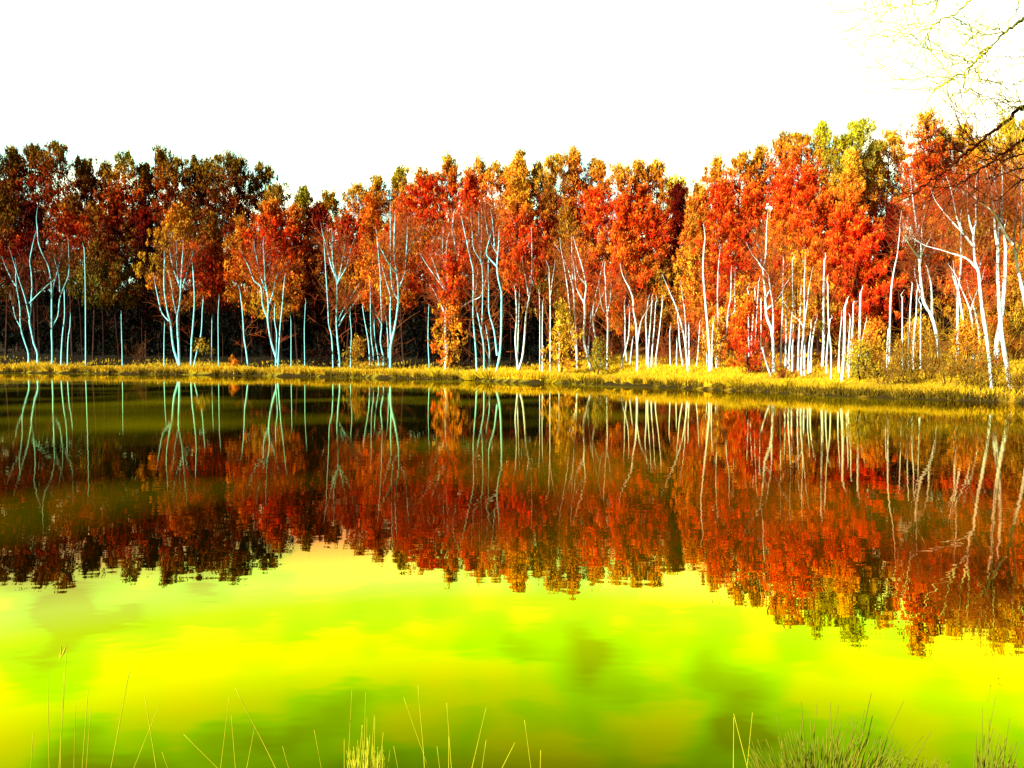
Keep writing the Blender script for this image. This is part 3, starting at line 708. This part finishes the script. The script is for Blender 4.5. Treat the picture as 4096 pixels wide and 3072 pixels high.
# thin dark stems of the wood behind the birches: each a pole-like young tree
kk = 0
for px in np.linspace(60, 4060, 64):
    px = px + rng.normal() * 16; kk += 1
    Yd = shore_y(px) * (1.22 + 0.25 * rng.random()) + 6
    X = at(px, 1400, Yd)[0]; zg = float(ground(X, Yd))
    zt = at(px, 1050 + rng.random() * 100, Yd)[2]
    half = 'left' if kk <= 32 else 'right'; nn = kk if kk <= 32 else 65 - kk
    root = thing('bare_tree', f'thin bare brown stem in the shade of the wood, {ORD[nn - 1]} from the {half}', 'tree', (X, Yd, zg), 'bare stems in the shade of the wood')
    u = np.linspace(0, 1, 7)
    P = np.stack([np.sin(u * 4 + kk) * 0.12 + u * rng.normal() * 0.5 , np.cos(u * 3 + kk) * 0.1, u * (zt - zg) - 0.2], -1)
    V, F_ = tube(P, (0.05 + 0.03 * rng.random()) * (1 - 0.6 * u), 6)
    bb = Bag(); bb.add(V, F_)
    for q in range(7):
        s0 = P[rng.integers(2, 6)]; d_ = np.array([rng.normal(), rng.normal(), 0.6]); d_ = d_ / np.linalg.norm(d_) * (0.7 + rng.random())
        V, F_ = tube(np.stack([s0, s0 + d_ * 0.5, s0 + d_ + [0, 0, 0.1]]), [0.02, 0.014, 0.006], 4); bb.add(V, F_)
    bb.make('trunk', M_pinebark, root, True)

# ------------------------------------------------------------------ grass of the far bank (uncountable) and tussocks
def blades(X, Y, Z, h, wd, colf, lean=0.35):
    n = len(X); A = np.stack([X, Y, Z - 0.03], -1)
    th = rng.random(n) * 2 * math.pi
    side = np.stack([np.cos(th), np.sin(th), np.zeros(n)], -1) * wd[:, None]
    d = np.stack([rng.normal(size=n) * lean, rng.normal(size=n) * lean, np.ones(n)], -1)
    mid = A + d * (h * 0.55)[:, None]; top = A + d * h[:, None] + np.stack([rng.normal(size=n), rng.normal(size=n), -np.abs(rng.normal(size=n)) * 0.5], -1) * (h * 0.22)[:, None]
    V = np.stack([A - side, A + side, mid + side * 0.7, mid - side * 0.7, top + side * 0.08, top - side * 0.08], 1).reshape(-1, 3)
    b0 = np.arange(n)[:, None] * 6
    Fq = np.concatenate([b0 + np.array([[0, 1, 2, 3]]), b0 + np.array([[3, 2, 4, 5]])], 0)
    return V, Fq, np.repeat(colf, 6, axis=0)

def bank_points(n, dmax, power=1.0):
    px = rng.random(n) * 4500 - 200; sh = np.interp(px, np.linspace(0, 4096, 60), [shore_y(v) for v in np.linspace(0, 4096, 60)])
    Y = sh + 0.05 + rng.random(n) ** power * dmax * (0.6 + sh / 90)
    q = px > 3850; Y[q] = 19 + rng.random(q.sum()) * 22
    X = (px - 2048) / FPX * Y
    d = sdist(X, Y); k = d > 0.03
    return X[k], Y[k], d[k]
X, Y, d = bank_points(150000, 15, 1.5)
Z = ground(X, Y)
nn_ = len(X)
pat = 0.5 + 0.5 * np.sin(X * 0.6 + np.sin(Y * 0.4) * 2) * np.sin(Y * 0.5 + X * 0.21)
h = (0.18 + 0.24 * pat * rng.random(nn_) + 0.20 * (d < 1.2)) * (0.55 + Y / 110)
sunny = np.clip((X + 30) / 30, 0, 1)
cY = np.array((0.74, 0.50, 0.010)); cO = np.array((0.36, 0.24, 0.006)); cR = np.array((0.55, 0.24, 0.02))
tt = np.clip(pat * 0.8 + rng.random(nn_) * 0.5 - 0.25 + 0.25 * sunny, 0, 1)[:, None]
cg = cO * (1 - tt) + cY * tt
cg = np.where((rng.random(nn_) < 0.08)[:, None], cR, cg)
cg = np.where((d < 0.22)[:, None], cO * 0.3, cg)
keepg = rng.random(nn_) < 0.04 + turf_edge(X, d)
X, Y, Z, h, cg = X[keepg], Y[keepg], Z[keepg], h[keepg], cg[keepg]
V, F_, cc = blades(X, Y, Z, h, 0.008 + Y * 0.00026, cg)
o = build('bank_grass', V, F_, M_grass, None, cc)
o['kind'] = 'stuff'; o['label'] = 'yellow dry grass covering the far bank along the waterline'; o['category'] = 'grass'

TUS = [(1890,1),(1955,1),(2020,0),(2085,0),(1290,0),(1430,0),(1620,0),(1750,1),(2200,0),(2330,0),(2700,0),(2950,1),(3150,0),(3330,0),(760,0),(980,0)]
for i, (px, big) in enumerate(sorted(TUS)):
    Yt = shore_y(px) + 0.55; X0 = (px - 2048) / FPX * Yt; z0 = float(ground(X0, Yt))
    n = 260; s_ = (0.62 if big else 0.42)
    ra_ = rng.random(n) * 6.28; rr_ = rng.random(n) ** 1.3 * 0.6 * s_ * (1.8 if big else 1.2)
    xx = np.cos(ra_) * rr_; yy = np.sin(ra_) * rr_ * 0.7
    root_lab = f'{"large" if big else "low"} yellow grass tussock at the far waterline, {ORD[i]} of sixteen from the left'
    cgx = np.array((0.74, 0.55, 0.012)) * (0.6 + 0.5 * rng.random(n))[:, None]
    V, F_, cc = blades(xx, yy, np.zeros(n), s_ * (0.7 + 0.7 * rng.random(n)), np.full(n, 0.02), cgx, 0.28)
    top_ = V[:, 2:3]; V = V + np.stack([xx, yy, xx * 0], -1).repeat(6, axis=0) * top_ * 1.4 / s_
    o = build('grass_tussock', V, F_, M_grass, None, cc)
    o.location = (X0, Yt, z0); o['label'] = root_lab; o['category'] = 'tussock'; o['group'] = 'grass tussocks along the far waterline'

# ------------------------------------------------------------------ overhanging tree at the right
def at4(x, y, Y): return at(3396 + x * 0.4822, y * 0.4822, Y)
TX, TY = 8.3, 8.6
tzg = float(ground(TX, TY))
oroot = thing('overhanging_tree', 'bare tree reaching thin twiggy branches into the top right corner', 'tree', (TX, TY, tzg))
ob = np.array([TX, TY, tzg])
u = np.linspace(0, 1, 12)
P = np.stack([0.25 * np.sin(u * 3), 0.2 * np.sin(u * 2.2), u * 10.5 - 0.2], -1)
V, F_ = tube(P, 0.20 * (1 - 0.8 * u) + 0.01, 10); tb = Bag(); tb.add(V, F_); tb.make('trunk', M_limb_o, oroot, True)
LIMBS = [  # (material, twigs, width px, trunk height or None, points)
 ('o',1,19,5.9,[(1452,150),(1380,210),(1300,265),(1230,330),(1180,390)]),
 ('y',1,12,None,[(1180,390),(1110,450),(1050,510),(960,590),(860,650),(810,690),(700,735),(630,750),(560,740)]),
 ('y',1,9,None,[(1180,390),(1110,420),(1060,490),(1010,520),(950,490),(860,460),(760,425),(680,405)]),
 ('y',1,8,None,[(1030,530),(1000,580),(960,650),(965,740),(1080,770),(1120,820),(1200,840),(1310,890)]),
 ('y',1,6,None,[(860,650),(740,640),(600,650),(480,670),(380,655)]),
 ('y',1,6,None,[(1040,560),(1080,640),(1120,690),(1200,600),(1320,570),(1440,500)]),
 ('y',1,10,6.6,[(1110,-90),(1010,-10),(940,60),(850,130),(740,180),(680,220),(560,280),(480,300),(380,300),(290,300)]),
 ('y',1,6,None,[(680,220),(660,300),(640,350),(620,400)]),
 ('y',1,6,None,[(860,140),(940,190),(1010,210),(1075,265)]),
 ('y',1,9,7.0,[(900,-60),(740,-5),(620,30),(500,50),(400,65)]),
 ('y',1,6,None,[(400,65),(320,90),(240,115),(170,140),(125,160)]),
 ('y',1,5,None,[(400,65),(320,50),(240,25),(160,10)]),
 ('y',1,5,None,[(740,-5),(700,80),(650,170),(560,195)]),
 ('y',1,8,6.4,[(1440,-60),(1420,-10),(1400,60),(1370,130),(1290,200),(1200,240),(1080,265)]),
 ('y',1,7,None,[(1300,265),(1180,290),(1080,300),(1000,320),(980,285)]),
 ('y',1,6,5.4,[(1452,470),(1380,480),(1230,470),(1120,520),(1050,560)]),
 ('y',1,6,5.2,[(1452,660),(1380,700),(1260,680),(1160,700),(1100,780)]),
 ('y',1,7,5.0,[(1452,830),(1380,850),(1250,830),(1120,800),(1000,770),(800,775)]),
 ('y',1,7,4.9,[(1452,880),(1360,890),(1260,920),(1170,960),(1080,945),(950,945)]),
 ('d',1,21,4.8,[(1452,885),(1400,910),(1330,980),(1230,1060),(1140,1130),(1060,1200),(960,1270),(880,1350),(800,1420),(730,1470),(650,1520),(560,1590),(480,1640)]),
 ('d',1,8,None,[(1060,1200),(1000,1200),(950,1140),(935,1090)]),
 ('d',1,7,None,[(960,1270),(880,1240),(800,1230),(720,1180)]),
 ('d',1,15,4.3,[(1460,1155),(1400,1180),(1340,1240),(1260,1280),(1200,1340),(1100,1400),(1000,1470),(900,1530),(850,1545),(740,1550),(640,1540)]),
 ('d',1,10,4.1,[(1460,1280),(1370,1300),(1300,1330),(1200,1320),(1100,1320),(1000,1270)]),
 ('d',1,8,None,[(1260,1280),(1180,1255),(1120,1250),(1060,1215)]),
 ('d',1,10,3.8,[(1460,1490),(1400,1520),(1320,1590),(1250,1650),(1150,1690)]),
 ('d',1,8,3.9,[(1460,1400),(1380,1410),(1260,1440),(1160,1480),(1060,1560)]),
]
MATS = {'o': M_limb_o, 'y': M_limb_y, 'd': M_limb_d}
def grow(A, D, ln, r, depth, bag):
    n = 5; P = [A]; d = D.copy()
    for i in range(n):
        d = unit(d + rng.normal(size=3) * 0.13 + np.array([-0.03, 0, 0.02])); P.append(P[-1] + d * ln / n)
    P = np.array(P); V, F_ = tube(P, np.linspace(r, r * 0.5, n + 1), 4); bag.add(V, F_)
    if depth > 0:
        for q in range(3):
            j = rng.integers(1, n + 1); s = 1 if q % 2 else -1
            nd_ = unit(d + np.cross(d, np.array([0, 1.0, 0])) * s * (0.6 + 0.4 * rng.random()) + rng.normal(size=3) * 0.2)
            grow(P[j], nd_, ln * (0.45 + 0.25 * rng.random()), r * 0.62, depth - 1, bag)
for i, (mk, twg, wpx, th_, pts) in enumerate(LIMBS):
    Yl = 7.6 + ((i * 37) % 10) * 0.0 
    bag = Bag(); n = len(pts)
    prog = np.linspace(0, 1, n)
    W = np.array([at4(x, y, 7.8 - 0.5 * math.sin(x / 400)) for x, y in pts])
    if th_:
        dr = unit(W[0] - W[1]); s0 = np.array([TX, TY, max(tzg + 1.2, W[0][2] - (1.5 if dr[2] < 0.3 else 0.6))])
        dl = np.linalg.norm(s0 - W[0]); c1_ = W[0] + dr * dl * 0.35
        q_ = np.linspace(0, 1, 9)[:-1, None]
        W = np.vstack([(1 - q_) ** 2 * s0 + 2 * q_ * (1 - q_) * c1_ + q_ ** 2 * W[0], W])
    Ws = smooth_path(W, 5)
    Ws[2:-1] += rng.normal(size=Ws[2:-1].shape) * 0.008
    r0 = wpx * 0.4822 * 7.8 / FPX / 2 * 1.25
    tl = np.linspace(0, 1, len(Ws))
    ms = min(40 if th_ else 2, len(Ws) - 3); rl = r0 * np.interp(np.arange(len(Ws)), [0, ms, len(Ws) - 1], [2.0 if th_ else 1.15, 1.15, 0.35]); V, F_ = tube(Ws - ob, rl, 6); bag.add(V, F_)
    ms = 40 if th_ else int(len(Ws) * 0.1)
    ms = min(ms, len(Ws) - 3); cnt = int(2 + (0.22 if mk == 'd' else 0.15) * (len(Ws) - ms)) if mk != 'o' else 2
    for q in range(cnt):
        j = rng.integers(ms, len(Ws) - 1); d = unit(Ws[j + 1] - Ws[j]); s = 1 if rng.random() < 0.5 else -1
        nd_ = unit(d + np.cross(d, np.array([0, 1.0, 0])) * s * (0.3 + 0.5 * rng.random()) + np.array([-0.25, rng.normal() * 0.3, 0]))
        grow(Ws[j] - ob, nd_, 0.30 + 0.35 * rng.random(), 0.0036, 1 + int(rng.random() < 0.5), bag)
    grow(Ws[-1] - ob, unit(Ws[-1] - Ws[-2]), 0.3, 0.0036, 1, bag)
    lo = bag.make('limb', MATS[mk], oroot, True)
    if mk == 'd': lo['label'] = 'dark red-brown drooping limb with fine twigs'
    elif mk == 'y': lo['label'] = 'bright yellow twiggy limb'

# ------------------------------------------------------------------ foreground grasses
M_st_y = noise_mat('yellow stalk', (0.34, 0.36, 0.004), (0.55, 0.52, 0.008), 12, 0.35, 0.65)
M_st_g = noise_mat('green brown rush', (0.10, 0.13, 0.002), (0.22, 0.20, 0.004), 9, 0.3, 0.7)
def stalk(bag, p0, p1, p2, r):
    P = smooth_path(np.array([p0, p1, p2]), 5); V, F_ = tube(P, np.linspace(r, r * 0.25, len(P)), 4); bag.add(V, F_)
def near_base(px, Y):
    X = (px - 2048) / FPX * Y; return np.array([X, Y, float(ground(X, Y))])
# single tall stalks: (foot px at the frame's bottom, tip px, tip py, bend px)
ST = [(220,132,2935,8),(400,190,2690,-6),(437,268,2580,2,'seed'),(470/2+0,255,2690,0),(291,303,2810,0),(314,352,2760,4),(334,363,2840,2),(412,522,2660,4),
      (500,635,2825,-10),(625,580,2785,14),(690,648,3008,0),(867,918,2780,0),(925,735,2937,30),(955,925,2860,-6),(962,1020,2900,8),(1125,940,2750,30),
      (1172,1130,2985,0),(1306,1257,2920,-6),(1377,1377,2957,0),(1390,1408,2760,-4),(1396,1400,2990,0),(1420,1450,2900,4),(1447,1463,2770,4),(1670,1672,2740,30),
      (1744,1615,2790,8),(1817,1787,2810,-3),(1795,1795,2945,0),(1856,1945,2830,6),(1980,2060,2970,-10),(2140,2098,2880,-3),(2160,2163,3000,0),
      (1915,1945,2960,4),(2937,2935,2870,-3),(2980,3010,2850,0),(1510,1533,2930,2),(1600,1575,2985,6),(3005,2935,2855,8),(1767,1748,2985,0),(1465,1468,2870,2),(1475,1498,2860,0)]
for i, st in enumerate(sorted(ST, key=lambda s: s[0])):
    fx, tx, ty, bd = st[:4]
    fx = {400: 205, 437: 222}.get(fx, fx) if fx in (400, 437) else (112 if fx == 220 else fx)
    Yn = 2.15 + 0.2 * ((i * 7) % 3)
    tip = at(tx, ty, Yn)
    low = at(fx, 3085, Yn); dirn = (low - tip)
    z0 = float(ground(low[0], Yn)); f0 = low + dirn / abs(dirn[2]) * max(0, low[2] - z0) * 0.6; f0[2] = z0
    midp = (tip + low) / 2 + np.array([bd / FPX * Yn, 0, 0])
    bag = Bag(); P = smooth_path(np.array([f0, (f0 + tip) / 2 + np.array([bd / FPX * Yn, 0, 0]), tip]) - f0, 8)
    V, F_ = tube(P, np.linspace(0.0019, 0.0008, len(P)), 5); bag.add(V, F_)
    if len(st) > 4:
        for a, b_ in (((240,2635),(268,2577)), ((238,2640),(245,2580))):
            Q = np.array([at(*a, Yn), (at(*a, Yn) + at(*b_, Yn)) / 2 + [0.002, 0, 0], at(*b_, Yn)]) - f0
            V, F_ = tube(Q, [0.0014, 0.0035, 0.001], 4); bag.add(V, F_)
    o = bag.make('grass_stalk', M_st_y, None, True)
    o.location = f0
    ang = 'leaning left' if tx < fx - 40 else 'leaning right' if tx > fx + 40 else 'upright'
    o['label'] = f'{"forked seeding" if len(st) > 4 else "thin"} yellow grass stalk {ang} in the foreground, number {i + 1} from the left'.replace(f'number {i + 1}', ORD[i] if i < 26 else f'{ORD[len(ST) - 1 - i]}').replace('from the left', 'from the left' if i < 26 else 'from the right')
    o['category'] = 'grass stalk'; o['group'] = 'single grass stalks by the water in front'

def tuft(name, cx, wpx, tops, n, mat, label, Yn=2.2, hvar=0.6, extra=()):
    """a tussock: many rushes fanning from one foot; tops: (px, py) of its longest blades"""
    base = near_base(cx, Yn); bag = Bag()
    spec = [(x, y) for x, y in tops]
    x0 = min(q[0] for q in tops); x1 = max(q[0] for q in tops); ymin = min(q[1] for q in tops)
    for q in range(n):
        x = cx + (rng.random() - 0.5) * (x1 - x0) * 1.0; y = 3060 - rng.random() ** 1.4 * (3072 - ymin) * hvar * (1 - 0.6 * abs(x - cx) / (x1 - x0 + 1) * 1.6)
        spec.append((x, min(y, 3060)))
    for (x, y) in spec:
        Yb = Yn + rng.normal() * 0.06
        tip = at(x, y, Yb) - base
        foot = np.array([(cx + (x - cx) * 0.45 + rng.normal() * wpx * 0.12 - cx) / FPX * Yn, rng.normal() * 0.04, 0])
        mid = (foot + tip) / 2 + np.array([(tip[0] - foot[0]) * -0.12, 0, 0.02])
        stalk(bag, foot, mid, tip, 0.0024 + 0.0012 * rng.random())
    o = bag.make(name, mat, None, True); o.location = base
    o['label'] = label; o['category'] = 'grass'
    return o
def c6(x, y): return (2896 + x * 0.5425, 2672 + y * 0.5425)
T1 = [c6(*q) for q in [(570,250),(685,275),(785,255),(845,275),(635,385),(565,420),(865,370),(808,400),(930,355),(965,400),(990,375),(1035,310),(1085,185),(1095,350),(1120,385),(1325,245),(1255,470),(1165,465),(490,440),(385,350),(350,580),(425,540),(400,615),(730,500),(690,500),(1530,460),(1470,500),(1475,590),(1285,530),(950,360),(860,480),(545,480)]]
tuft('rush_tussock', 3310, 300, T1, 150, M_st_g, 'big dense green-brown rush tussock rising at the bottom right')
T2 = [c6(*q) for q in [(1855,435),(1905,290),(1955,375),(2000,220),(2105,370),(1890,520),(2190,540),(2075,590)]]
tuft('rush_tussock', 3990, 200, T2, 60, M_st_g, 'sparse rush tussock in the bottom right corner of the frame', Yn=2.5)
T3 = [(1448,2900),(1470,2950),(1500,2870),(1400,3000),(1530,2960),(1430,2960),(1560,3000),(1480,2940)]
tuft('rush_tussock', 1465, 160, T3, 70, M_st_y, 'small bright yellow grass tussock at the bottom, left of centre', hvar=0.55)
T4 = [(3600,3000),(3680,2990),(3750,3010),(3800,3030),(3550,3020)]
tuft('rush_tussock', 3680, 150, T4, 40, M_st_g, 'low fringe of short green rushes between the two right tussocks', hvar=0.5)
print('faces', sum(len(o.data.polygons) for o in bpy.data.objects if o.type == 'MESH'))
